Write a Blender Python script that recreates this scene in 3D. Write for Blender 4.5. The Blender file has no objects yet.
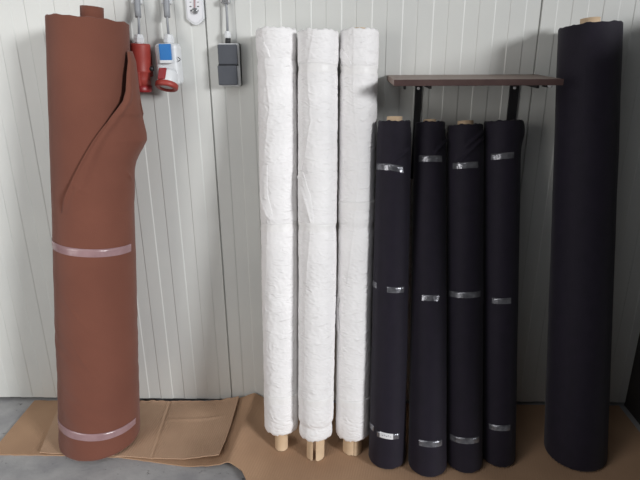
import bpy, bmesh, math, random
from mathutils import Vector, Matrix, noise
random.seed(7)
PI = math.pi
scene = bpy.context.scene
COL = scene.collection

# ------------------------------------------------------------------ camera
D = 2.06            # distance of the panel wall (plane y = D)
H = 1.487           # camera height
FPX = 560.0
PITCH, YAW, ROLL = math.radians(19.65), math.radians(1.5), math.radians(-0.4)
fw = Vector((-math.sin(YAW) * math.cos(PITCH), math.cos(YAW) * math.cos(PITCH), -math.sin(PITCH)))
rt = Vector((math.cos(YAW), math.sin(YAW), 0))
up = rt.cross(fw)
rt, up = rt * math.cos(ROLL) + up * math.sin(ROLL), up * math.cos(ROLL) - rt * math.sin(ROLL)
CAM = Vector((0, 0, H))
cd = bpy.data.cameras.new('camera')
cam = bpy.data.objects.new('camera', cd); COL.objects.link(cam)
m = Matrix((rt, up, -fw)).transposed().to_4x4(); m.translation = CAM
cam.matrix_world = m
cd.sensor_width = 36; cd.lens = 36 * FPX / 640; cd.clip_start = 0.02
scene.camera = cam

def ray(px, py):
    return fw + rt * ((px - 320) / FPX) + up * ((240 - py) / FPX)
def at(px, py, Y=D):
    d = ray(px, py); return CAM + d * (Y / d.y)
def flo(px, py, z=0.0):
    d = ray(px, py); return CAM + d * ((z - H) / d.z)
def proj(p):
    v = Vector(p) - CAM; z = v.dot(fw)
    return 320 + FPX * v.dot(rt) / z, 240 - FPX * v.dot(up) / z
def depth(p): return (Vector(p) - CAM).dot(fw)
def lerp(a, b, t): return a + (b - a) * t
def sm(a, b, x):
    t = min(1, max(0, (x - a) / (b - a))); return t * t * (3 - 2 * t)
def interp(pts, x):
    if x <= pts[0][0]: return pts[0][1]
    for (x0, y0), (x1, y1) in zip(pts, pts[1:]):
        if x <= x1: return y0 + (y1 - y0) * (x - x0) / (x1 - x0)
    return pts[-1][1]
def nz(x, y, z=0.0): return noise.noise(Vector((x, y, z)))

# ------------------------------------------------------------------ materials
def srgb(r, g, b):
    f = lambda c: (c / 255 / 12.92) if c / 255 <= .04045 else ((c / 255 + .055) / 1.055) ** 2.4
    return (f(r), f(g), f(b), 1)
def mat(name, col, rough=.6, col2=None, nscale=8, bump=0, bscale=60, metal=0, spec=.5, stretch=(1, 1, 1), sheen=0, detail=4, coat=0, trans=0, alpha=1):
    M = bpy.data.materials.new(name); M.use_nodes = True
    nt = M.node_tree; N = nt.nodes; L = nt.links
    b = N['Principled BSDF']
    b.inputs['Base Color'].default_value = col
    b.inputs['Roughness'].default_value = rough
    b.inputs['Metallic'].default_value = metal
    b.inputs['Specular IOR Level'].default_value = spec
    b.inputs['Sheen Weight'].default_value = sheen
    b.inputs['Coat Weight'].default_value = coat
    b.inputs['Transmission Weight'].default_value = trans
    b.inputs['Alpha'].default_value = alpha
    tc = N.new('ShaderNodeTexCoord'); mp = N.new('ShaderNodeMapping')
    mp.inputs['Scale'].default_value = stretch
    L.new(tc.outputs['Object'], mp.inputs['Vector'])
    if col2:
        n = N.new('ShaderNodeTexNoise'); n.inputs['Scale'].default_value = nscale; n.inputs['Detail'].default_value = detail
        r = N.new('ShaderNodeValToRGB')
        r.color_ramp.elements[0].position = .32; r.color_ramp.elements[1].position = .68
        r.color_ramp.elements[0].color = col; r.color_ramp.elements[1].color = col2
        L.new(mp.outputs[0], n.inputs['Vector']); L.new(n.outputs['Fac'], r.inputs[0]); L.new(r.outputs[0], b.inputs['Base Color'])
    if bump:
        n = N.new('ShaderNodeTexNoise'); n.inputs['Scale'].default_value = bscale; n.inputs['Detail'].default_value = 5
        bp = N.new('ShaderNodeBump'); bp.inputs['Strength'].default_value = bump; bp.inputs['Distance'].default_value = .004
        L.new(mp.outputs[0], n.inputs['Vector']); L.new(n.outputs['Fac'], bp.inputs['Height']); L.new(bp.outputs[0], b.inputs['Normal'])
    return M

def crinkle(M):
    N = M.node_tree.nodes; L = M.node_tree.links
    tc = N.new('ShaderNodeTexCoord'); mp = N.new('ShaderNodeMapping')
    mp.inputs['Rotation'].default_value = (0, .6, 0); mp.inputs['Scale'].default_value = (1.0, 1.0, 2.2)
    n = N.new('ShaderNodeTexNoise'); n.noise_type = 'RIDGED_MULTIFRACTAL'
    n.inputs['Scale'].default_value = 30; n.inputs['Detail'].default_value = 3; n.inputs['Distortion'].default_value = .9
    bp = N.new('ShaderNodeBump'); bp.inputs['Strength'].default_value = .8; bp.inputs['Distance'].default_value = .004
    L.new(tc.outputs['Object'], mp.inputs[0]); L.new(mp.outputs[0], n.inputs['Vector']); L.new(n.outputs['Fac'], bp.inputs['Height'])
    L.new(bp.outputs[0], N['Principled BSDF'].inputs['Normal'])
M_wall = mat('painted_panel', srgb(206, 207, 204), .42, srgb(213, 214, 210), 3, .04, 220)
M_floor = mat('concrete', srgb(150, 150, 153), .75, srgb(178, 178, 178), 9, .25, 70, detail=8)
M_blocker = mat('light_blocker_dark', srgb(62, 60, 60), .7, srgb(70, 68, 66), 3)
M_white = mat('white_wrapped_fabric', srgb(236, 234, 234), .55, srgb(243, 241, 241), 14, 0, 100, spec=.3)
crinkle(M_white)
M_film = mat('plastic_film', srgb(240, 240, 243), .22, None, 8, .3, 90, spec=.6)
M_cleartape = mat('clear_tape', srgb(238, 236, 235), .4, None, 8, .5, 60, spec=.3)
M_black = mat('black_fabric', srgb(22, 17, 31), .72, srgb(27, 21, 36), 30, .25, 420, sheen=.1, spec=.3)
M_tapesheen = mat('tape_sheen_grey', srgb(104, 104, 110), .22, srgb(140, 140, 146), 50, .6, 60, metal=.55, spec=.7)  # clear tape on the black rolls; the grey stands in for its reflection
M_brown = mat('brown_fabric', srgb(111, 68, 55), .85, srgb(118, 73, 59), 6, .18, 350, sheen=.15, spec=.2)
M_browntape = mat('brown_roll_tape', srgb(146, 116, 118), .25, srgb(158, 128, 130), 25, .2, 60, spec=.6)
M_tube = mat('cardboard_tube', srgb(206, 178, 146), .8, srgb(218, 192, 160), 20, .15, 120)
M_tubedark = mat('cardboard_tube_inside', srgb(110, 84, 62), .9, srgb(130, 100, 74), 20)
M_red = mat('red_plastic', srgb(152, 56, 48), .5, srgb(160, 62, 54), 30)
M_reddark = mat('dark_red_plastic', srgb(138, 30, 34), .4, srgb(146, 36, 40), 30)
M_blue = mat('blue_plastic', srgb(30, 108, 178), .35, srgb(36, 118, 188), 20)
M_plastic = mat('pale_grey_plastic', srgb(215, 217, 219), .4, srgb(222, 224, 226), 10)
M_greyplast = mat('mid_grey_plastic', srgb(140, 143, 148), .45, srgb(150, 152, 156), 20)
M_darkplast = mat('charcoal_plastic', srgb(73, 76, 83), .5, srgb(79, 82, 89), 20)
M_blackplast = mat('black_plastic', srgb(32, 32, 34), .5, srgb(40, 40, 42), 20)
M_steel = mat('steel', srgb(180, 182, 185), .25, srgb(205, 205, 205), 40, metal=.8)
M_shelf = mat('brown_laminate', srgb(132, 112, 103), .45, srgb(146, 126, 116), 20, .1, 90, stretch=(.15, 1, 1))
M_shelfedge = mat('dark_shelf_edge', srgb(74, 54, 52), .45, srgb(84, 64, 60), 20)
M_bracket = mat('black_steel', srgb(26, 25, 28), .5, srgb(32, 31, 34), 20)
M_ink = mat('dark_ink', srgb(60, 60, 66), .6, srgb(70, 70, 75), 20)
M_pink = mat('thermometer_glass', srgb(200, 160, 165), .2, srgb(205, 170, 172), 20)
M_label = mat('white_paper', srgb(225, 225, 228), .6, srgb(232, 232, 234), 20)

def dirt(M):                                  # dark specks and hairline stains on the concrete
    N = M.node_tree.nodes; L = M.node_tree.links; b = N['Principled BSDF']
    src = b.inputs['Base Color'].links[0].from_socket
    tc = N.new('ShaderNodeTexCoord')
    n = N.new('ShaderNodeTexNoise'); n.inputs['Scale'].default_value = 26; n.inputs['Detail'].default_value = 8; n.inputs['Roughness'].default_value = .7
    r = N.new('ShaderNodeValToRGB'); r.color_ramp.elements[0].position = .61; r.color_ramp.elements[1].position = .68
    r.color_ramp.elements[0].color = (1, 1, 1, 1); r.color_ramp.elements[1].color = (.35, .34, .33, 1)
    mx = N.new('ShaderNodeMix'); mx.data_type = 'RGBA'; mx.blend_type = 'MULTIPLY'; mx.inputs[0].default_value = 1
    L.new(tc.outputs['Object'], n.inputs['Vector']); L.new(n.outputs['Fac'], r.inputs[0])
    L.new(src, mx.inputs[6]); L.new(r.outputs[0], mx.inputs[7]); L.new(mx.outputs[2], b.inputs['Base Color'])
dirt(M_floor)
def cardboard(name, c1, c2, ang):
    M = mat(name, c1, .82, c2, 5, 0, detail=6)
    nt = M.node_tree; N = nt.nodes; L = nt.links; b = N['Principled BSDF']
    w = N.new('ShaderNodeTexWave'); w.inputs['Scale'].default_value = 34; w.inputs['Distortion'].default_value = .6
    tc = N.new('ShaderNodeTexCoord'); mp = N.new('ShaderNodeMapping'); mp.inputs['Rotation'].default_value = (0, 0, ang)
    bp = N.new('ShaderNodeBump'); bp.inputs['Strength'].default_value = .16; bp.inputs['Distance'].default_value = .003
    L.new(tc.outputs['Object'], mp.inputs[0]); L.new(mp.outputs[0], w.inputs['Vector'])
    L.new(w.outputs['Fac'], bp.inputs['Height']); L.new(bp.outputs[0], b.inputs['Normal'])
    return M
M_card = cardboard('corrugated_cardboard', srgb(180, 148, 122), srgb(192, 160, 133), .12)
M_card2 = cardboard('corrugated_cardboard_sheet', srgb(172, 138, 110), srgb(184, 149, 119), .2)

# ------------------------------------------------------------------ mesh helpers
class MB:
    def __init__(s): s.v = []; s.f = []; s.flat = set()
    def add(s, vs, fs, flat=False):
        o = len(s.v); s.v += [Vector(v) for v in vs]
        for f in fs:
            if flat: s.flat.add(len(s.f))
            s.f.append([i + o for i in f])
        return s
    def grid(s, rows, wrap=False, flip=False):
        n = len(rows[0]); vs = [p for r in rows for p in r]; fs = []
        for i in range(len(rows) - 1):
            for j in range(n if wrap else n - 1):
                q = [i * n + j, i * n + (j + 1) % n, (i + 1) * n + (j + 1) % n, (i + 1) * n + j]
                fs.append(q[::-1] if flip else q)
        return s.add(vs, fs)
    def box(s, c, size, bev=.0, rot=None, seg=2):
        bm = bmesh.new(); bmesh.ops.create_cube(bm, size=1)
        bmesh.ops.scale(bm, vec=Vector(size), verts=bm.verts)
        if bev: bmesh.ops.bevel(bm, geom=list(bm.edges), offset=bev, segments=seg, profile=.5, affect='EDGES')
        R = rot.to_matrix() if rot is not None and hasattr(rot, 'to_matrix') else rot
        vs = []
        for v in bm.verts:
            p = v.co.copy()
            if R is not None: p = R @ p
            vs.append(p + Vector(c))
        bm.verts.index_update()
        fs = [[v.index for v in f.verts] for f in bm.faces]; bm.free()
        return s.add(vs, fs, flat=True)
    def lathe(s, p0, p1, prof, n=32, cap0=True, cap1=True):
        """prof: list of (t along p0->p1, radius)"""
        p0 = Vector(p0); p1 = Vector(p1); ax = (p1 - p0); a = ax.normalized()
        x = a.cross(Vector((0, 1, 0)));
        if x.length < .1: x = a.cross(Vector((1, 0, 0)))
        x.normalize(); y = a.cross(x)
        rows = []
        for t, r in prof:
            rows.append([p0 + ax * t + (x * math.cos(2 * PI * k / n) + y * math.sin(2 * PI * k / n)) * r for k in range(n)])
        o = len(s.v); s.grid(rows, wrap=True)
        if cap0: s.flat.add(len(s.f)); s.f.append([o + k for k in range(n)][::-1])
        if cap1: s.flat.add(len(s.f)); s.f.append([o + (len(rows) - 1) * n + k for k in range(n)])
        return s
    def tube(s, pts, r, n=12):
        pts = [Vector(p) for p in pts]; rows = []
        for i, p in enumerate(pts):
            t = (pts[min(i + 1, len(pts) - 1)] - pts[max(i - 1, 0)]).normalized()
            x = t.cross(Vector((0, 1, 0)))
            if x.length < .05: x = t.cross(Vector((1, 0, 0)))
            x.normalize(); y = t.cross(x)
            rr = r[i] if isinstance(r, (list, tuple)) else r
            rows.append([p + (x * math.cos(2 * PI * k / n) + y * math.sin(2 * PI * k / n)) * rr for k in range(n)])
        o = len(s.v); s.grid(rows, wrap=True)
        s.f.append([o + k for k in range(n)][::-1]); s.f.append([o + (len(rows) - 1) * n + k for k in range(n)])
        return s
    def prism(s, outline, y0, y1):
        """outline of (x,z) points extruded from y0 (front) to y1"""
        n = len(outline)
        vs = [(x, y0, z) for x, z in outline] + [(x, y1, z) for x, z in outline]
        fs = [list(range(n)), list(range(n, 2 * n))[::-1]] + [[i, i + n, (i + 1) % n + n, (i + 1) % n] for i in range(n)]
        return s.add(vs, fs, flat=True)
    def build(s, name, material, parent=None, loc=None, smooth=True):
        o_loc = Vector(loc) if loc is not None else (parent['_o'] if False else Vector((0, 0, 0)))
        base = ORG.get(parent.name, Vector((0, 0, 0))) if parent else o_loc
        me = bpy.data.meshes.new(name)
        me.from_pydata([tuple(v - base) for v in s.v], [], s.f)
        bm = bmesh.new(); bm.from_mesh(me); bmesh.ops.recalc_face_normals(bm, faces=bm.faces); bm.to_mesh(me); bm.free()
        for i, p in enumerate(me.polygons): p.use_smooth = smooth and (i not in s.flat)
        me.materials.append(material)
        o = bpy.data.objects.new(name, me); COL.objects.link(o)
        if parent: o.parent = parent; ORG[o.name] = base
        else: o.location = base
        return o
ORG = {}
def thing(name, label, cat, loc, group=None):
    o = bpy.data.objects.new(name, None); COL.objects.link(o); o.location = loc
    o.empty_display_size = .05
    ORG[o.name] = Vector(loc); o['label'] = label; o['category'] = cat
    if group: o['group'] = group
    return o
def tag(o, label, cat, group=None):
    o['label'] = label; o['category'] = cat
    if group: o['group'] = group
    return o
def struct(o): o['kind'] = 'structure'; return o

# ------------------------------------------------------------------ setting
XJ0, XJ1 = at(204.3, 0).x, at(542.5, 0).x
PITCHX = (XJ1 - XJ0) / 22
prof = []
k0, k1 = -34, 52
for k in range(k0, k1):
    x = XJ0 + k * PITCHX
    if k % 22 == 0:                                     # panel joint: a deep narrow slot
        prof += [(x - .0035, 0.0), (x - .0028, .008), (x + .0022, .008), (x + .003, -.0012 if k % 2 == 0 else 0)]
        hi = True
    elif k % 2 == 0: prof += [(x - .0022, 0.0), (x + .0008, -.0017)]      # step out towards the room
    else: prof += [(x - .0014, -.0017), (x + .0026, 0.0)]                  # step back
mb = MB()
zs = [.014, 2.7]
mb.grid([[(x, D + y, z) for x, y in prof] for z in zs])
x0, x1 = prof[0][0], prof[-1][0]
mb.add([(x0, D + .06, -.02), (x1, D + .06, -.02), (x1, D + .06, 2.7), (x0, D + .06, 2.7)], [[0, 1, 2, 3]])
struct(mb.build('wall_back', M_wall, smooth=False))
struct(MB().box((0.3, .2, -.03), (6.0, 4.2, .06)).build('floor', M_floor, smooth=False))
WRX, WRZ = 1.25, 1.61
struct(MB().box((WRX + .03, (D + .95) / 2, WRZ / 2), (.06, D - .95, WRZ)).build('light_blocker_right', M_blocker, smooth=False))  # unseen partition, added to block the sun and shade the right side

# ------------------------------------------------------------------ rolls
class Roll:
    def __init__(s, bot, top, hw0, hw1, Ytop=None, zf=.006, bow=0, fat=0):
        s.fat = fat
        s.P0 = flo(bot[0], bot[1], zf)
        r1g = hw1 / FPX * 1.93
        s.P1 = at(top[0], top[1], Ytop if Ytop else D - r1g - .004)
        s.r0 = hw0 / FPX * depth(s.P0); s.r1 = hw1 / FPX * depth(s.P1)
        s.ax = s.P1 - s.P0; a = s.ax.normalized(); s.L = s.ax.length
        s.X = (Vector((1, 0, 0)) - a * a.x).normalized(); s.F = s.X.cross(a)
        if s.F.y > 0: s.F = -s.F
        s.bow = bow
    def c(s, t): return s.P0 + s.ax * t + s.X * (s.bow * 4 * t * (1 - t))
    def r(s, t): return lerp(s.r0, s.r1, t) + s.fat * 4 * t * (1 - t)
    def level(s, a, R, t):                # squash the foot so that it stands flat on the floor
        w = 1 - sm(0, .11, t)
        return s.ax.normalized() * (-(math.sin(a) * s.X.z + math.cos(a) * s.F.z) * R * w / s.ax.normalized().z)
    def pt(s, a, t, dr=0.0):
        R = s.r(t) + dr
        return s.level(a, R, t) + s.c(t) + (s.X * math.sin(a) + s.F * math.cos(a)) * R
    def sf(s, y, a=0.0):                  # height fraction whose front line shows at photo row y
        lo, hi = -.1, 1.1
        for _ in range(30):
            mid = (lo + hi) / 2
            if proj(s.pt(a, mid))[1] > y: lo = mid
            else: hi = mid
        return lo
    def af(s, px, t):
        lo, hi = -PI / 2, PI / 2
        for _ in range(24):
            mid = (lo + hi) / 2
            if proj(s.pt(mid, t))[0] < px: lo = mid
            else: hi = mid
        return lo
    def body(s, t0, t1, dr, na=96, ns=180, hole=.02, round0=.006, round1=.006, rag0=0, rag1=0):
        """closed fabric body with rounded ends and a hole for the tube"""
        mb = MB(); rows = []
        angs = [2 * PI * k / na - PI for k in range(na)]
        def ring(t, off=0.0, rad=None, rag=0.0):
            row = []
            for a in angs:
                tt = t + (rag * (nz(a * 3.1, t * 7, 4) + .6 * nz(a * 9, t * 7, 8)) / s.L if rag else 0)
                if rad is None: row.append(s.pt(a, tt, dr(a, t) + off))
                else: row.append(s.level(a, rad, tt) + s.c(tt) + (s.X * math.sin(a) + s.F * math.cos(a)) * rad)
            return row
        for f in (0.0, .35, .7): rows.append(ring(t0 + .002 * (1 - f), rad=lerp(hole, s.r(t0) - round0, f), rag=rag0))
        for i in range(4):
            th = i / 4 * PI / 2
            rows.append(ring(t0 + (1 - math.sin(th)) * round0 / s.L, -round0 * (1 - math.sin(th)) - round0 * 0 - round0 * (1 - math.sin(th)) * .3, rag=rag0)) if False else None
        ts = []
        e0 = round0 / s.L; e1 = round1 / s.L
        for i in range(5): ts.append((t0 + e0 * (1 - math.cos(i / 4 * PI / 2)), -round0 * (1 - math.sin(i / 4 * PI / 2)), rag0 * (1 - i / 4)))
        for i in range(1, ns): ts.append((lerp(t0 + e0, t1 - e1, i / ns), 0, 0))
        for i in range(5): ts.append((t1 - e1 * (1 - math.sin(i / 4 * PI / 2)), -round1 * (1 - math.cos(i / 4 * PI / 2)), rag1 * i / 4))
        for t, off, rg in ts: rows.append(ring(t, off, rag=rg))
        for f in (.7, .35, 0.0): rows.append(ring(t1 - .0015 * (1 - f), rad=lerp(hole, s.r(t1) - round1, f), rag=rag1 * f))
        return mb.grid([r for r in rows if r], wrap=True)
    def tubepart(s, t0, t1, ro, ri, n=40, off=(0, 0), arc=None, rag=0.0, nr=6):
        mb = MB(); rows = []
        A = [2 * PI * k / n for k in range(n)] if arc is None else [lerp(arc[0], arc[1], k / n) for k in range(n + 1)]
        def ring(t, r, e):
            return [s.level(a, r, t) + s.c(t + (abs(rag * nz(a * 4, e * 9, 2)) / s.L if e else 0)) + s.X * (math.sin(a) * r + off[0]) + s.F * (math.cos(a) * r + off[1]) for a in A]
        seq = [(lerp(t0, t1, i / nr), ro, 1 if i in (0,) else (2 if i == nr else 0)) for i in range(nr + 1)]
        seq += [(lerp(t1, t0, i / nr), ri, 2 if i == 0 else (1 if i == nr else 0)) for i in range(nr + 1)]
        rows = [ring(*q) for q in seq]; rows.append(rows[0])
        mb.grid(rows, wrap=arc is None)
        if arc is not None:
            k = len(A); R = len(rows) - 1
            o = 0
            mb.f.append([o + i * k for i in range(R)]); mb.f.append([o + i * k + k - 1 for i in range(R)][::-1])
        return mb
    def band(s, t, h, a0, a1, off=.0016, slope=0, n=40, crinkle=.0006, dr=None, seed=0):
        """strip of tape lying on the roll between two angles, h tall (m), thin and closed"""
        mb = MB(); rows = []
        for lay in (0, 1):
            for j in range(4):
                row = []
                for i in range(n + 1):
                    a = lerp(a0, a1, i / n); tt = t + (j / 3 - .5) * h / s.L + slope * math.sin(a) * s.r(t) / s.L
                    base = dr(a, tt) if dr else 0
                    o = off + (crinkle * nz(a * 9 + seed, j * .9, seed) if lay == 0 else -.0014)
                    row.append(s.pt(a, tt, base + o))
                rows.append(row)
        full = abs(a1 - a0) > 2 * PI - .01
        fr, bk = rows[:4], rows[4:]
        return mb.grid(fr + bk[::-1] + [fr[0]])

# ---- white film wrapped rolls ----
def white_roll(spec):
    R = Roll(spec['bot'], spec['top'], spec['hw0'], spec['hw1'], Ytop=spec.get('Yt'), bow=spec.get('bow', 0), fat=.0014)
    sd = spec['seed']
    t_w0 = spec['wrap0'](R); t_w1 = 1.0
    pin = [R.sf(y) for y in spec['pinch']]
    seam = spec['seam']
    seamt = sorted((R.sf(y), x) for y, x in seam)
    def dr(a, t):
        z = t * R.L; u = a * R.r(t)
        w = nz(u * 22 + z * 9, z * 30 - u * 6, sd)                     # slanted crinkles
        w2 = 1 - abs(nz(u * 42 - z * 26, z * 80 + u * 34, sd + 5)) * 2
        w3 = nz(u * 5, z * 6, sd + 9)
        amp = .45 + .55 * sm(-.2, .5, nz(u * 9, z * 5, sd + 20))
        d = .0010 * w + .0016 * w2 * amp + .0018 * w3
        for p in pin: d -= .0035 * math.exp(-((t - p) * R.L / .014) ** 2)
        sx = interp(seamt, t)                                           # film edge running down the roll
        sa = math.asin(max(-.97, min(.97, sx)))
        q = (a - sa) * R.r(t) + .0035 * nz(z * 30, sd)
        d += .0009 * sm(-.0012, .0012, q) * (1 - sm(.01, .06, q)) + .0012 * math.exp(-(q / .003) ** 2)
        for yy, st in spec.get('steps', []):
            tt = R.sf(yy); d += st * sm(-.004 / R.L, .004 / R.L, t - tt + .003 * nz(a * 2, sd) / R.L)
        return d
    root = thing('fabric_roll', spec['label'], 'fabric roll', (R.P0.x, R.P0.y, 0), 'white film-wrapped fabric rolls against the wall')
    w = R.body(t_w0, t_w1, dr, na=150, ns=320, hole=.021, round0=.012, round1=.008, rag0=.012, rag1=.006).build('fabric_wrap', M_white, root)
    for (y, slope, x0, x1) in spec['tapes']:
        t = R.sf(y)
        R.band(t, .03, x0, x1, off=.0008, slope=slope, n=60, dr=dr, crinkle=.0008, seed=sd).build('tape_band', M_cleartape, root)
    for fl in spec.get('flaps', []):
        mb = MB(); rows = []
        n = len(fl)
        for lay in (0, 1):
            pass
        for (y, xa, xb, lift) in fl:
            t = R.sf(y); row = []
            aa, ab = R.af(xa, t), R.af(xb, t)
            if xa < proj(R.pt(-PI / 2, t))[0]: aa = -PI / 2 + .1
            for i in range(9):
                f = i / 8; a = lerp(aa, ab, f)
                row.append(R.pt(a, t, dr(a, t) + .001 + lift * (1 - f) ** 1.5 + .0012 * nz(i * .8, y * .13, sd)))
            rows.append(row)
        inner = [[p - (p - R.c(R.sf(f[0]))).normalized() * .0009 for p in r] for r, f in zip(rows, fl)]
        rowsc = [r + i[::-1] + [r[0]] for r, i in zip(rows, inner)]
        mb.grid(rowsc).build('loose_film', M_white, root)
    for q in spec['tubes']: R.tubepart(*q[0], **q[1]).build('core_tube', M_tube, root)
    return R

T = PI
W_spec = [
 dict(bot=(281.6, 447), top=(276.2, 30), hw0=16.4, hw1=19.7, seed=1.3, bow=.003, wrap0=lambda R: R.sf(437), pinch=[226, 57], steps=[(57, .0016)],
      seam=[(30, -.6), (110, -.35), (165, -.72), (222, -.55), (300, -.75), (436, -.75)],
      label='leftmost white film-wrapped fabric roll, next to the bare wall with the sockets',
      tapes=[(228, .05, -T, T), (401, 0.03, -T, T)],
      flaps=[[(165, 263.5, 268, .001), (180, 262, 268, .005), (195, 262, 268.5, .006), (206, 264, 271, .006), (215, 267, 273, .004), (221, 271, 275, .001)],
             [(36, 257, 262, .002), (44, 258, 266, .004), (50, 259, 269, .004), (55, 261, 270, .002), (57, 264, 270, .001)]],
      tubes=[((0.0, .12, .0245, .021), dict(rag=.006)), ((.9, .999, .021, .018), {})]),
 dict(bot=(315.4, 455), top=(317.8, 32), hw0=16.2, hw1=19.5, seed=4.7, bow=.003, Yt=D - .095, wrap0=lambda R: R.sf(443), pinch=[229, 66, 430], steps=[(428, .0022), (66, .0012)],
      seam=[(30, -.2), (66, -.5), (120, -.35), (175, -.8), (222, -.35), (300, -.6), (443, -.75)],
      label='middle one of the three white film-wrapped fabric rolls',
      tapes=[(67, -.02, -T, T), (228, -.03, -T, T), (403, 0.02, -T, T)],
      flaps=[[(172, 300.5, 304, .001), (178, 300, 306, .006), (186, 302, 308, .006), (196, 305, 311, .006), (208, 308, 313, .005), (218, 310, 314, .003), (223, 311, 314, .001)]],
      tubes=[((0.0, .12, .034, .030), dict(arc=(-1.3, -.3), rag=.008)), ((0.0, .12, .034, .030), dict(arc=(.06, 1.4), rag=.008)), ((.9, 1.0005, .021, .018), {})]),
 dict(bot=(352.2, 449.5), top=(359.5, 31), hw0=16.4, hw1=18.9, seed=8.1, wrap0=lambda R: R.sf(443), pinch=[228, 68], steps=[(68, .0014)],
      seam=[(30, -.35), (100, -.3), (165, .05), (230, -.2), (260, -.35), (330, -.8), (443, -.8)],
      label='rightmost white film-wrapped fabric roll, touching the black rolls',
      tapes=[(69, -.02, -T, T), (206, .02, -T, T), (405, 0.03, -T, T)],
      flaps=[[(300, 336, 340, .001), (310, 335, 339, .006), (320, 335, 339, .007), (330, 336, 340, .004), (336, 337, 340, .001)],
             [(47, 341.5, 344, .002), (56, 342, 348, .005), (62, 345, 351, .004), (68, 350, 354, .001)]],
      tubes=[((0.0, .12, .036, .032), dict(arc=(-1.8, .12), rag=.007)), ((0.0, .12, .037, .033), dict(arc=(.16, 4.4), rag=.007)), ((.9, 1.005, .024, .020), {})]),
]
for s in W_spec: white_roll(s)

# ---- black rolls ----
def black_roll(spec):
    R = Roll(spec['bot'], spec['top'], spec['hw0'], spec['hw1'], Ytop=spec.get('Yt'), zf=.0105)
    sd = spec['seed']; L = R.L
    lines = [((R.sf(y0), x0), (R.sf(y1), x1)) for (x0, y0, x1, y1) in spec.get('drapes', [])]
    rings = [R.sf(y) for y in spec.get('rings', [])]
    ttop = 1.0
    def dr(a, t):
        z = t * L; u = a * R.r(t)
        d = .0013 * nz(u * 7, z * 5, sd) + .0006 * nz(u * 22, z * 16, sd + 3)
        for i, rg in enumerate(rings):
            d -= .0020 * sm(-.002 / L, .002 / L, t - rg + .003 * nz(a * 1.5, sd + i) / L)
        for (t0, x0), (t1, x1) in lines:
            f = (math.sin(a) - x0) / (x1 - x0)
            if -.1 < f < 1.1 and math.cos(a) > 0:
                tl = lerp(t0, t1, f); e = (t - tl) * L
                w = sm(-.1, .1, f) * (1 - sm(.9, 1.1, f))
                d += .006 * math.exp(-(e / .005) ** 2) * w - .004 * sm(0, .003, e) * math.exp(-max(0, e) / .02) * w
        for (ba, by, amp, wa, wz) in spec.get('bulges', []):
            d += amp * math.exp(-((a - ba) / wa) ** 2 - ((t - R.sf(by)) * L / wz) ** 2)
        return d
    root = thing('fabric_roll', spec['label'], 'fabric roll', (R.P0.x, R.P0.y, 0), spec.get('group', 'black fabric rolls under the shelf'))
    R.body(0.0, ttop, dr, na=110, ns=230, hole=.019, round0=.012, round1=.004, rag0=0.003, rag1=.004).build('fabric', M_black, root)
    for (y, xa, xb, slope) in spec['tapes']:
        t = R.sf(y); a0 = R.af(xa, t); a1 = R.af(xb, t)
        R.band(t, .021, a0, a1, off=.0012, slope=slope, n=26, dr=dr, crinkle=.0009, seed=sd + y).build('tape_sheen_strip', M_tapesheen, root)  # covers only the stretch where the tape around the roll shines
    if spec.get('label_px'):
        y, xa, xb = spec['label_px']; t = R.sf(y)
        o = R.band(t, .021, R.af(xa, t), R.af(xb, t), off=.0026, slope=-.12, n=14, dr=dr, crinkle=.0002, seed=sd).build('paper_label', M_label, root)
        o['label'] = 'small white paper label taped near the bottom'
        for k in range(5):
            tt = t + (.002 if k % 2 else -.001) / L; aa = R.af(xa + 2.2 + k * 1.9, t); ab = R.af(xa + 3.4 + k * 1.9, t)
            R.band(tt, .0022, aa, ab, off=.0036, slope=-.12, n=4, dr=dr, crinkle=0, seed=sd).build('print_mark', M_greyplast, o)
    if spec.get('tube'):
        ro, t1, offx = spec['tube']
        R.tubepart(.93, t1, ro, ro - .004, off=(offx, 0)).build('core_tube', M_tube, root)
    if spec.get('foot'):
        R.tubepart(0.0, .004, .03, .026, off=(.004, -.0)).build('core_tube_end', M_tube, root)
    return R
YT = D - .075 - .02
B_spec = [
 dict(bot=(386.9, 457.5), top=(394.3, 121), hw0=18.2, hw1=17.2, Yt=YT - .06, seed=2.2, rings=[127, 132], drapes=[(-.1, 161, .9, 148)], tube=(.026, 1.012, .001),
      tapes=[(167, 376.5, 391, 0), (168, 391, 403, -.2), (289, 373, 377, -.1), (290, 387, 404, -.05), (434, 369, 374, -.1), (436.5, 377, 399, -.06)], label_px=(436.2, 380, 393), foot=True,
      label='black fabric roll beside the white rolls, with a small white label near its foot'),
 dict(bot=(427.3, 464.5), top=(430.3, 122.5), hw0=18.9, hw1=15.8, Yt=YT, seed=5.9, rings=[128, 135], drapes=[(.15, 152, .98, 139)], tube=(.022, 1.008, -.002),
      tapes=[(158.5, 419, 442, -.02), (298, 422, 439, 0), (444.2, 419, 442, -.02)],
      label='black fabric roll second from the white rolls, below the left shelf bracket'),
 dict(bot=(464.3, 461.5), top=(465.5, 125.3), hw0=17.6, hw1=17.8, Yt=YT, seed=9.4, rings=[130], drapes=[(-.6, 162, .9, 136), (-.2, 146, .9, 130)], tube=(.027, 1.012, 0),
      tapes=[(165, 453, 478, .03), (295, 449, 480, .02), (441, 450, 479, 0)],
      label='black fabric roll third from the white rolls, tan tube end showing on top'),
 dict(bot=(498.2, 457), top=(502.6, 121.3), hw0=16.2, hw1=18.0, Yt=YT, seed=13.1, rings=[], bulges=[(1.45, 133, .011, .5, .035), (1.2, 123, .004, .9, .02)],
      tapes=[(155.5, 491, 514, .06), (301, 492, 511, .02), (428.2, 489, 510, .02)],
      label='black fabric roll below the right end of the shelf, its tube hidden at the top'),
]
for s in B_spec: black_roll(s)
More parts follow.
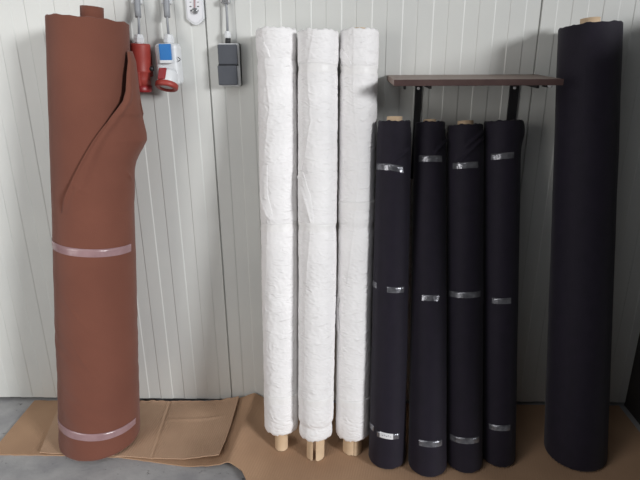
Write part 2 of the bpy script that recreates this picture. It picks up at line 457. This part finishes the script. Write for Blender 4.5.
black_roll(dict(bot=(575, 452), top=(590, 26), hw0=29, hw1=29.5, Yt=D - .11, seed=17.7, tapes=[], tube=(.03, 1.015, 0), group='tall black roll by the shelf end',
      label='tall thick black fabric roll standing past the right end of the shelf'))

# ---- brown roll ----
def brown_roll():
    R = Roll((100.5, 436), (88.5, 20), 38, 39.0, Ytop=D - .135, zf=.020)
    L = R.L
    folds = [((80, 440), (135, 436)), ]
    def dr(a, t):
        z = t * L; u = a * R.r(t)
        d = .0022 * nz(u * 5 + z * 2, z * 4, 3.3) + .0010 * nz(u * 14 + z * 8, z * 14 - u * 6, 7)
        low = 1 - sm(.30, .5, t)
        d += .0020 * nz(u * 16 + z * 26, z * 8, 1.2) * low          # slanting creases in the lower half
        for (px0, y0, px1, y1, am) in CR:
            f = (t - y0) / (y1 - y0)
            if 0 < f < 1: d += am * math.sin(PI * f) * math.exp(-((a - lerp(px0, px1, f)) * R.r(t) / .004) ** 2)
        return d
    CR = [(-.25, R.sf(181), .3, R.sf(193), .006), (1.2, R.sf(172), 1.5, R.sf(184), .008), (-.5, R.sf(285), .2, R.sf(262), .004), (.2, R.sf(330), -.5, R.sf(300), .004), (.5, R.sf(390), -.3, R.sf(340), .003)]
    root = thing('fabric_roll', 'thick brown fabric roll with its loose end draped open, left of the sockets', 'fabric roll', (R.P0.x, R.P0.y, 0))
    R.body(0.0, 1.0, dr, na=120, ns=220, hole=.03, round0=.014, round1=.004, rag0=.003, rag1=.004).build('fabric', M_brown, root)
    R.tubepart(.93, 1.026, .036, .031, off=(.012, 0)).build('core_tube', M_brown, root)
    for (y, sl) in ((252.5, -.028), (437, -.056)):
        t = R.sf(y)
        R.band(t, .028, R.af(60, t) if False else -1.5, 1.42, off=.0018, slope=sl, n=60, dr=dr, crinkle=.0006, seed=y).build('tape_band', M_browntape, root)
    XL = [(45, 127.5), (70, 126), (88, 125.5), (98, 124.5), (106, 122), (120, 117), (140, 107.5), (160, 99), (180, 91), (200, 83), (216, 77), (232, 68)]
    XR = [(45, 129.5), (56, 134), (70, 136.5), (85, 138.5), (100, 140.5), (112, 142.5), (114, 141.2), (122, 142.5), (132, 144.5), (139, 145), (147, 142), (156, 138), (164, 135), (172, 133.5), (180, 133.2), (232, 133.2)]
    rows = []; ys = [45 + i * 2.0 for i in range(94)]
    for y in ys:
        t = R.sf(y); cx, _ = proj(R.c(t)); rx = proj(R.pt(PI / 2, t))[0]; Rp = rx - cx
        xl, xr = interp(XL, y), interp(XR, y)
        aL = math.asin(max(-.985, min(.99, (xl - cx) / Rp)))
        B = max(.0, (xr - cx) / Rp - 1) * R.r(t)
        fade = 1 - sm(196, 231, y)
        row = []; N = 44
        for i in range(N + 1):
            f = i / N; a = lerp(aL, 1.95, f)
            edge = sm(0, .05, f)
            hump = .010 * math.exp(-((f - .09) / .07) ** 2) * sm(60, 110, y)      # puffed fold along the edge
            b = B * sm(.5, 1.45, a) * (1 - sm(1.6, 1.95, a))
            fold = .004 * math.sin((y - 40) * .055 + a * 5) * sm(.8, 1.2, a) * (1 - sm(1.9, 2.4, a)) * (1 - sm(120, 165, y))
            o = dr(a, t) + ((-.0015 + .0145 * sm(92, 125, y) * fade) * (1 - edge) + edge * (lerp(.005, .0015, sm(120, 170, y)) + .7 * hump * fade) + b + fold) * 1.0
            o = lerp(-.004, o, fade)
            row.append(R.pt(a, t, o))
        rows.append(row)
    fl = MB().grid(rows).build('fabric_flap', M_brown, root)
    so = fl.modifiers.new('thickness', 'SOLIDIFY'); so.thickness = .0015; so.offset = -1
    # narrow hanging corner of cloth behind the flap
    rows = []
    for y in [88 + i * 3 for i in range(9)]:
        t = R.sf(y); cx, _ = proj(R.c(t)); Rp = proj(R.pt(PI / 2, t))[0] - cx
        xr = interp([(88, 138), (100, 141), (113, 143.3)], y)
        B = ((xr - cx) / Rp - 1) * R.r(t)
        rows.append([R.pt(1.55 + .35 * i / 6, t, B * (1 - .35 * i / 6) + .001) for i in range(7)])
    o2 = MB().grid(rows).build('fabric_corner', M_brown, root)
    so = o2.modifiers.new('thickness', 'SOLIDIFY'); so.thickness = .0015
brown_roll()

# ------------------------------------------------------------------ cardboard on the floor
xa = lambda px, py: flo(px, py).x
RIDGE = [(flo(229, 472).y, flo(229, 472).x), (flo(242, 436).y, flo(242, 436).x), (D, flo(255, 403).x)]
RIDGE.sort()
def hB(x, y):
    c = interp(RIDGE, y); d = x - c
    hgt = interp([(1.55, .034), (1.63, .044), (1.75, .038), (1.95, .036), (2.06, .050)], y)
    if d > 0: w = math.exp(-((d * d + .00006) ** .5 - .0077) / .05) * (1 - sm(.08, .16, d))
    else: w = math.exp(-((d * d + .00006) ** .5 - .0077) / .075) * (1 - sm(.10, .19, -d))
    return hgt * w
FB = []
for px, py in ((-40, 455), (60, 456), (120, 458), (170, 465), (200, 469), (212, 470.5)): p = flo(px, py); FB.append((p.x, p.y))
for px, py in ((220, 471.5), (228, 472), (236, 473), (242, 475), (246, 482), (249, 490), (256, 520)): p = flo(px, py); FB.append((p.x, p.y))
FB += [(3, FB[-1][1] - .01)]
xs = []
x = flo(-10, 455).x
while x < 1.235:
    xs.append(x); x += .006 if -.5 < x < -.1 else .02
yb = D - .006
def sheet(xs, back, front, h, th=.004, nv=40, wav=.0):
    top = []; 
    for i in range(nv + 1):
        row = []
        for x in xs:
            yf, yk = front(x), back(x); y = lerp(yf, yk, i / nv)
            row.append(Vector((x, y, h(x, y) + th)))
        top.append(row)
    bot = [[p - Vector((0, 0, th)) for p in r] for r in top]
    mb = MB(); mb.grid(top); mb.grid(bot, flip=True)
    n = len(xs)
    def edge(a, b): mb.grid([a, b])
    edge(top[0], bot[0]); edge(top[-1], bot[-1])
    edge([r[0] for r in top], [r[0] for r in bot]); edge([r[-1] for r in top], [r[-1] for r in bot])
    return mb
def front_B(x): return interp(FB, x) + .003 * nz(x * 40, 1)
def back_B(x): return yb - .004 + .004 * nz(x * 30, 5) 
sB = sheet(xs, back_B, front_B, lambda x, y: hB(x, y) + .0005 * (1 + nz(x * 6, y * 6, 3)) * sm(-.05, .1, abs(x - interp(RIDGE, y))))
tag(sB.build('cardboard_sheet', M_card2), 'large brown cardboard sheet under the white and black rolls, buckled up at its left', 'cardboard')

# upper sheet lying to the left of the ridge
def bi(u, v):        # u: left->right, v: front->back, floor points traced from the photo rows
    fr = interp([(0, 0), (1, 1)], u)
    pf = flo(lerp(40, 220, u), interp([(0, 455), (.5, 459), (.9, 464), (1, 466.5)], u))
    pk = flo(lerp(62, 240, u), 402.0 if True else 0)
    p = pf.lerp(pk, v); p.y = min(p.y, yb - .016 + .010 * nz(u * 26, 2) * nz(u * 5, 7) + .003 * nz(u * 60, 2)); return p
top = []; NU, NV = 200, 60
for j in range(NV + 1):
    row = []
    for i in range(NU + 1):
        u, v = i / NU, j / NV
        p = bi(u, v); p.y += .0025 * nz(u * 22, 1) * (v < .01)
        bowx = .003 * math.sin(v * PI) * sm(.8, 1, u); p.x += bowx
        h = hB(p.x, p.y) + .0128 + .004 * sm(.75, .95, u)
        h += .010 * sm(.55, 1, u) * (1 - sm(0, .35, v)) + .002 * sm(.9, 1, u)
        cr = u - lerp(.61, .60, v); h += .0007 * math.exp(-(cr / .006) ** 2) - .0022 * math.exp(-((cr - .012) / .006) ** 2) - .0015 * math.exp(-(abs(cr) / .08))   # fold
        c2 = v - (.62 + .10 * (u - .6)); h += .0022 * math.exp(-(c2 / .02) ** 2) * sm(.6, .66, u) * (1 - sm(.9, .97, u))
        h += .005 * sm(.9, 1, v) * (1 + 1.6 * nz(u * 24, 3)) * (1 - sm(.9, 1, u) * .5) + .0015 * nz(u * 5, v * 4, 8)
        row.append(Vector((p.x, p.y, h)))
    top.append(row)
bot = [[p - Vector((0, 0, .0035)) for p in r] for r in top]
mb = MB(); mb.grid(top); mb.grid(bot, flip=True); mb.grid([top[0], bot[0]]); mb.grid([top[-1], bot[-1]])
mb.grid([[r[0] for r in top], [r[0] for r in bot]]); mb.grid([[r[-1] for r in top], [r[-1] for r in bot]])
tag(mb.build('cardboard_sheet', M_card), 'creased brown cardboard sheet on the floor between brown roll and white rolls', 'cardboard')

# ------------------------------------------------------------------ sockets and thermometer on the wall
def V(px, py, off): return at(px, py, D - off)
# red plug socket
b = V(142, 68, .045); R_ = thing('power_socket', 'red round industrial power socket hanging right of the brown roll', 'socket', (b.x, D, b.z), None)
p0, p1 = V(141.2, 43.5, .05), V(143.2, 91.5, .05); ln = (p1 - p0).length
k = 1.88 / FPX
MB().lathe(p0, p1, [(0, .029), (.015, .0335), (.05, .034), (.3, .0335), (.52, .031), (.545, .0325), (.575, .0325), (.60, .0305), (.72, .030), (.86, .031)]).build('body', M_red, R_)
MB().lathe(p0.lerp(p1, .86), p1, [(0, .031), (.1, .034), (.75, .035), (.95, .034), (1, .031)]).build('end_collar', M_reddark, R_)
MB().box(p0.lerp(p1, .72) + Vector((-.004, -.032, 0)), (.022, .012, .05), .003).build('latch', M_red, R_)
MB().lathe(p0.lerp(p1, .52) + Vector((.028, 0, 0)), p0.lerp(p1, .52) + Vector((.043, 0, 0)), [(0, .005), (.4, .008), (1, .007)]).build('side_knob', M_blackplast, R_)
MB().box((p0.x, D - .012, lerp(p0.z, p1.z, .4)), (.04, .024, ln * .6), .004).build('mounting_plate', M_red, R_)
def gland(parent, px, y0, y1, hw, off, m_=M_plastic):
    a, c = V(px, y0, off), V(px, y1, off); r = hw * k
    mb = MB(); mb.lathe(a, c, [(0, r * .55), (.08, r * .8), (.3, r * .85), (.34, r), (.8, r), (.84, r * .8), (1, r * .8)], n=8)
    return mb.build('cable_gland', m_, parent, smooth=False)
def ribs(a, c, r, n):
    mb = MB(); pr = []
    for i in range(n): pr += [(i / n, r * .82), ((i + .25) / n, r), ((i + .6) / n, r), ((i + .85) / n, r * .82)]
    return mb.lathe(a, c, pr, n=16)
gland(R_, 140, 34, 44.5, 5.4, .05)
MB().tube([V(140.2, 36, .05), V(140, 22, .048), V(138.8, 10, .035), V(138, -10, .02), V(137.4, -45, .016)], .0042).build('cable', M_greyplast, R_)
MB().tube([V(139.4, 17, .044), V(138.6, 8, .034), V(137.9, -8, .022), V(137.3, -45, .018)], .0105, n=16).build('conduit', M_greyplast, R_)
MB().box(V(137.8, 1, .014), (.032, .028, .02), .004).build('conduit_clip', M_plastic, R_)

# white box with blue and red outlets
b = V(170, 65, 0); S = thing('power_socket', 'white wall socket box with blue flap and red angled outlet', 'socket', (b.x, D, b.z))
c0 = V(170.3, 64.5, .045); wbox = 23 * k; hbox = 41 * k
MB().box((c0.x, D - .035, c0.z), (wbox, .07, hbox), .014, seg=4).build('housing', M_plastic, S)
c1 = V(167, 52, .076)
o = MB().box(c1, (11.6 * k, .012, 15.5 * k), .0015).build('blue_flap', M_blue, S); o['label'] = 'blue hinged flap'
MB().box(c1 + Vector((0, -.001, -9.2 * k)), (12.2 * k, .016, 3 * k), .002).build('flap_lip', M_plastic, S)
ax = Vector((-.10, -.42, -.90)).normalized()
e = V(168.5, 85, .085); s0 = e - ax * .05
MB().lathe(s0, e, [(0, .028), (.2, .033), (.9, .034), (1, .033)]).build('outlet_neck', M_plastic, S)
o = MB().lathe(e - ax * .006, e + ax * .012, [(0, .036), (.15, .0385), (.8, .0385), (1, .036), (1.0, .024), (.5, .023)], n=40, cap1=False).build('outlet_rim', M_red, S)
o['label'] = 'red round rim of the lower outlet'
MB().lathe(e + ax * .002, e + ax * .006, [(0, .024), (1, .023)]).build('outlet_face', M_plastic, S)
xx = ax.cross(Vector((1, 0, 0))).normalized(); fr = xx if xx.y < 0 else -xx
MB().box(s0.lerp(e, .45) + fr * .031 + Vector((-.010, 0, 0)), (.026, .012, .040), .003, rot=Matrix((Vector((1, 0, 0)), -fr, -ax)).transposed()).build('outlet_latch', M_reddark, S)
for q in ((180.5, 58, 40), (181, 60.5, -35)):
    MB().box(V(q[0], q[1], .0705), (.011, .001, .003), 0, rot=Matrix.Rotation(math.radians(q[2]), 3, 'Y')).build('arrow_mark', M_ink, S)
gland(S, 170.5, 34, 44.5, 5.4, .045)
MB().tube([V(170.3, 36, .045), V(169, 22, .044), V(168.4, 10, .034), V(167.8, -10, .02), V(167, -45, .016)], .0042).build('cable', M_greyplast, S)
MB().tube([V(168.9, 17, .042), V(168.4, 8, .033), V(167.6, -8, .022), V(166.8, -45, .018)], .0105, n=16).build('conduit', M_greyplast, S)
MB().box(V(168, 1, .014), (.032, .028, .02), .004).build('conduit_clip', M_plastic, S)

# double switch
b = V(230, 65, 0); S2 = thing('power_socket', 'double wall socket with two dark grey covers and pale rim', 'socket', (b.x, D, b.z))
cb = V(232.3, 65, .008); MB().box((cb.x, D - .009, cb.z), (21.5 * k, .018, 42.5 * k), .004).build('base', M_blackplast, S2)
cb = V(231, 65, .028); MB().box((cb.x, D - .028, cb.z), (21 * k, .024, 42.5 * k), .005).build('frame', M_plastic, S2)
for y in (54.5, 75.3):
    cc = V(229.0, y, .045); MB().box(cc, (19.8 * k, .014, 19.6 * k), .004, seg=3).build('cover', M_darkplast, S2)
for y in (64.9,):
    MB().box(V(229.7, y, .041), (20.5 * k, .010, 1.6 * k), .001).build('hinge', M_blackplast, S2)
gland(S2, 228.8, 31, 38.5, 3.4, .025)
MB().lathe(V(229.2, 38, .025), V(229.2, 44, .025), [(0, .0095), (1, .0095)], n=16).build('cable_entry', M_blackplast, S2)
MB().tube([V(228.8, 33, .025), V(228.4, 20, .023), V(227.8, 8, .02), V(226.8, 0, .018), V(226, -45, .014)], .0042).build('cable', M_greyplast, S2)
MB().lathe(V(227, 4, .018), V(226.2, -45, .016), [(0, .008), (1, .008)], n=16).build('conduit', M_greyplast, S2)
MB().box(V(227, 1.2, .014), (.03, .028, .016), .004).build('conduit_clip', M_steel, S2)

# thermometer
b = V(195, 0, 0); Tm = thing('thermometer', 'white wall thermometer plate with silver bulb, cut by the top edge', 'thermometer', (b.x, D, b.z))
def plate(l, r, yb0, yb1, yt, off0, off1):
    a = []
    L_, R_2 = V(l, 0, off0).x, V(r, 0, off0).x
    cx_, hw_ = (L_ + R_2) / 2, (R_2 - L_) / 2
    zb0, zb1, zt = V(195, yb0, off0).z, V(195, yb1, off0).z, V(195, yt, off0).z
    for i in range(15):
        f = -1 + 2 * i / 14; a.append((cx_ + hw_ * f, zb1 + (zb0 - zb1) * abs(f) ** 1.7))
    for i in range(15):
        f = 1 - 2 * i / 14; a.append((cx_ + hw_ * f, zt - (zb0 - zb1) * abs(f) ** 1.7))
    return MB().prism(a, D - off0, D - off1)
plate(185.2, 203, 18.5, 25, -62, .012, .0).build('back_plate', M_plastic, Tm, smooth=False)
plate(186.4, 201.2, 17.6, 22.8, -60, .0145, .012).build('dial_plate', mat('thermometer_face', srgb(226, 226, 230), .4, srgb(230, 230, 233), 20), Tm, smooth=False)
MB().tube([V(194.6, 9, .017), V(194, -55, .017)], .0022).build('glass_tube', M_pink, Tm)
MB().lathe(V(195, 11, .0145), V(195, 11, .022), [(0, .011), (.6, .0105), (1, .007)], n=20).build('bulb', M_steel, Tm)
for i in range(8):
    y = 6.5 - i * 4.4
    for x in (190.5, 198):
        MB().box(V(x, y, .0147), (.0065, .0008, .0032 if i % 2 == 0 else .0018)).build('scale_mark', M_ink, Tm)
for x in (191, 197.8): MB().box(V(x, 10.6, .0147), (.005, .0008, .005)).build('scale_mark', M_ink, Tm)

for o_, dx in ((R_, -.0038), (S, -.0055), (S2, -.0042)): o_.location.x += dx
# ------------------------------------------------------------------ shelf
zt = at(387, 75).z; xl = at(387, 75).x; xr = at(557, 75, D - .2).x - .0
SH = thing('wall_shelf', 'dark brown wall shelf board above the black rolls', 'shelf', ((xl + xr) / 2, D, zt))
dp = .256; th = .018
MB().box(((xl + xr) / 2, D - dp / 2 - .002, zt - th / 2), (xr - xl, dp - .004, th), .001).build('board', M_shelf, SH)
MB().box(((xl + xr) / 2, D - dp - .0015, zt - th / 2), (xr - xl + .002, .003, th + .001), .0008).build('front_edge', M_shelfedge, SH)
for px, w, lowy in ((417.5, 6.5, 178), (512.5, 9, 178)):
    x = at(px, 100).x; z1 = zt - th; z0 = at(px, lowy).z; ww = w * 2.0 / FPX
    br = MB().box((x, D - .006, (z0 + z1) / 2), (ww, .007, z1 - z0), .001).build('bracket', M_bracket, SH)
    MB().box((x + .006, D - .118, z1 - .006), (.008, .215, .012), .001).build('bracket_arm', M_bracket, br)
    MB().lathe((x, D - .0085, z1 - .027), (x, D - .015, z1 - .027), [(0, .006), (.6, .0055), (1, .003)], n=12).build('bolt', M_label, br)
p = at(404.5, 86, D - .2); MB().box((p.x, D - .2, zt - th - .007), (.006, .03, .014), .001).build('hook', M_bracket, SH)
p = at(549, 88, D - .19); MB().lathe((p.x, D - .19, zt - th - .007), (p.x, D - .2, zt - th - .007), [(0, .006), (.7, .006), (1, .003)], n=12).build('bolt', M_label, SH)
MB().box((p.x, D - .17, zt - th - .006), (.02, .04, .012), .001).build('bracket_end', M_bracket, SH)

# ------------------------------------------------------------------ light
def light(name, kind, loc, energy, col=(1, 1, 1), size=1, size_y=None, aim=None, angle=None, spread=None):
    d = bpy.data.lights.new(name, kind); d.energy = energy; d.color = col
    if kind == 'AREA':
        d.size = size
        if size_y: d.shape = 'RECTANGLE'; d.size_y = size_y
        if spread: d.spread = spread
    if kind == 'SUN' and angle: d.angle = angle
    o = bpy.data.objects.new(name, d); COL.objects.link(o); o.location = loc
    if aim is not None: o.rotation_euler = (Vector(aim) - Vector(loc)).to_track_quat('-Z', 'Y').to_euler()
    return o
SD = Vector((-.76, .64, -.25))
light('sun', 'SUN', (3, -3, 3), 2.3, (.975, .985, 1), aim=Vector((3, -3, 3)) + SD, angle=math.radians(12))
light('left_fill', 'AREA', (-2.5, -.7, 1.5), 44, (1, .98, .95), 1.4, 2.0, aim=(0, D, .8))  # soft fill added at front left to give direction, source unseen
light('overhead_fill', 'AREA', (-.9, .2, 2.7), 11, (.96, .98, 1), 1.6, 1.2, aim=(-.7, 1.3, 0))  # overhead fill added to brighten floor and level surfaces, no known lamp
w = bpy.data.worlds.new('room_ambience'); scene.world = w; w.use_nodes = True
bg = w.node_tree.nodes['Background']; bg.inputs[0].default_value = (.92, .95, 1, 1); bg.inputs[1].default_value = .05
scene.view_settings.view_transform = 'Standard'
scene.view_settings.look = 'None'
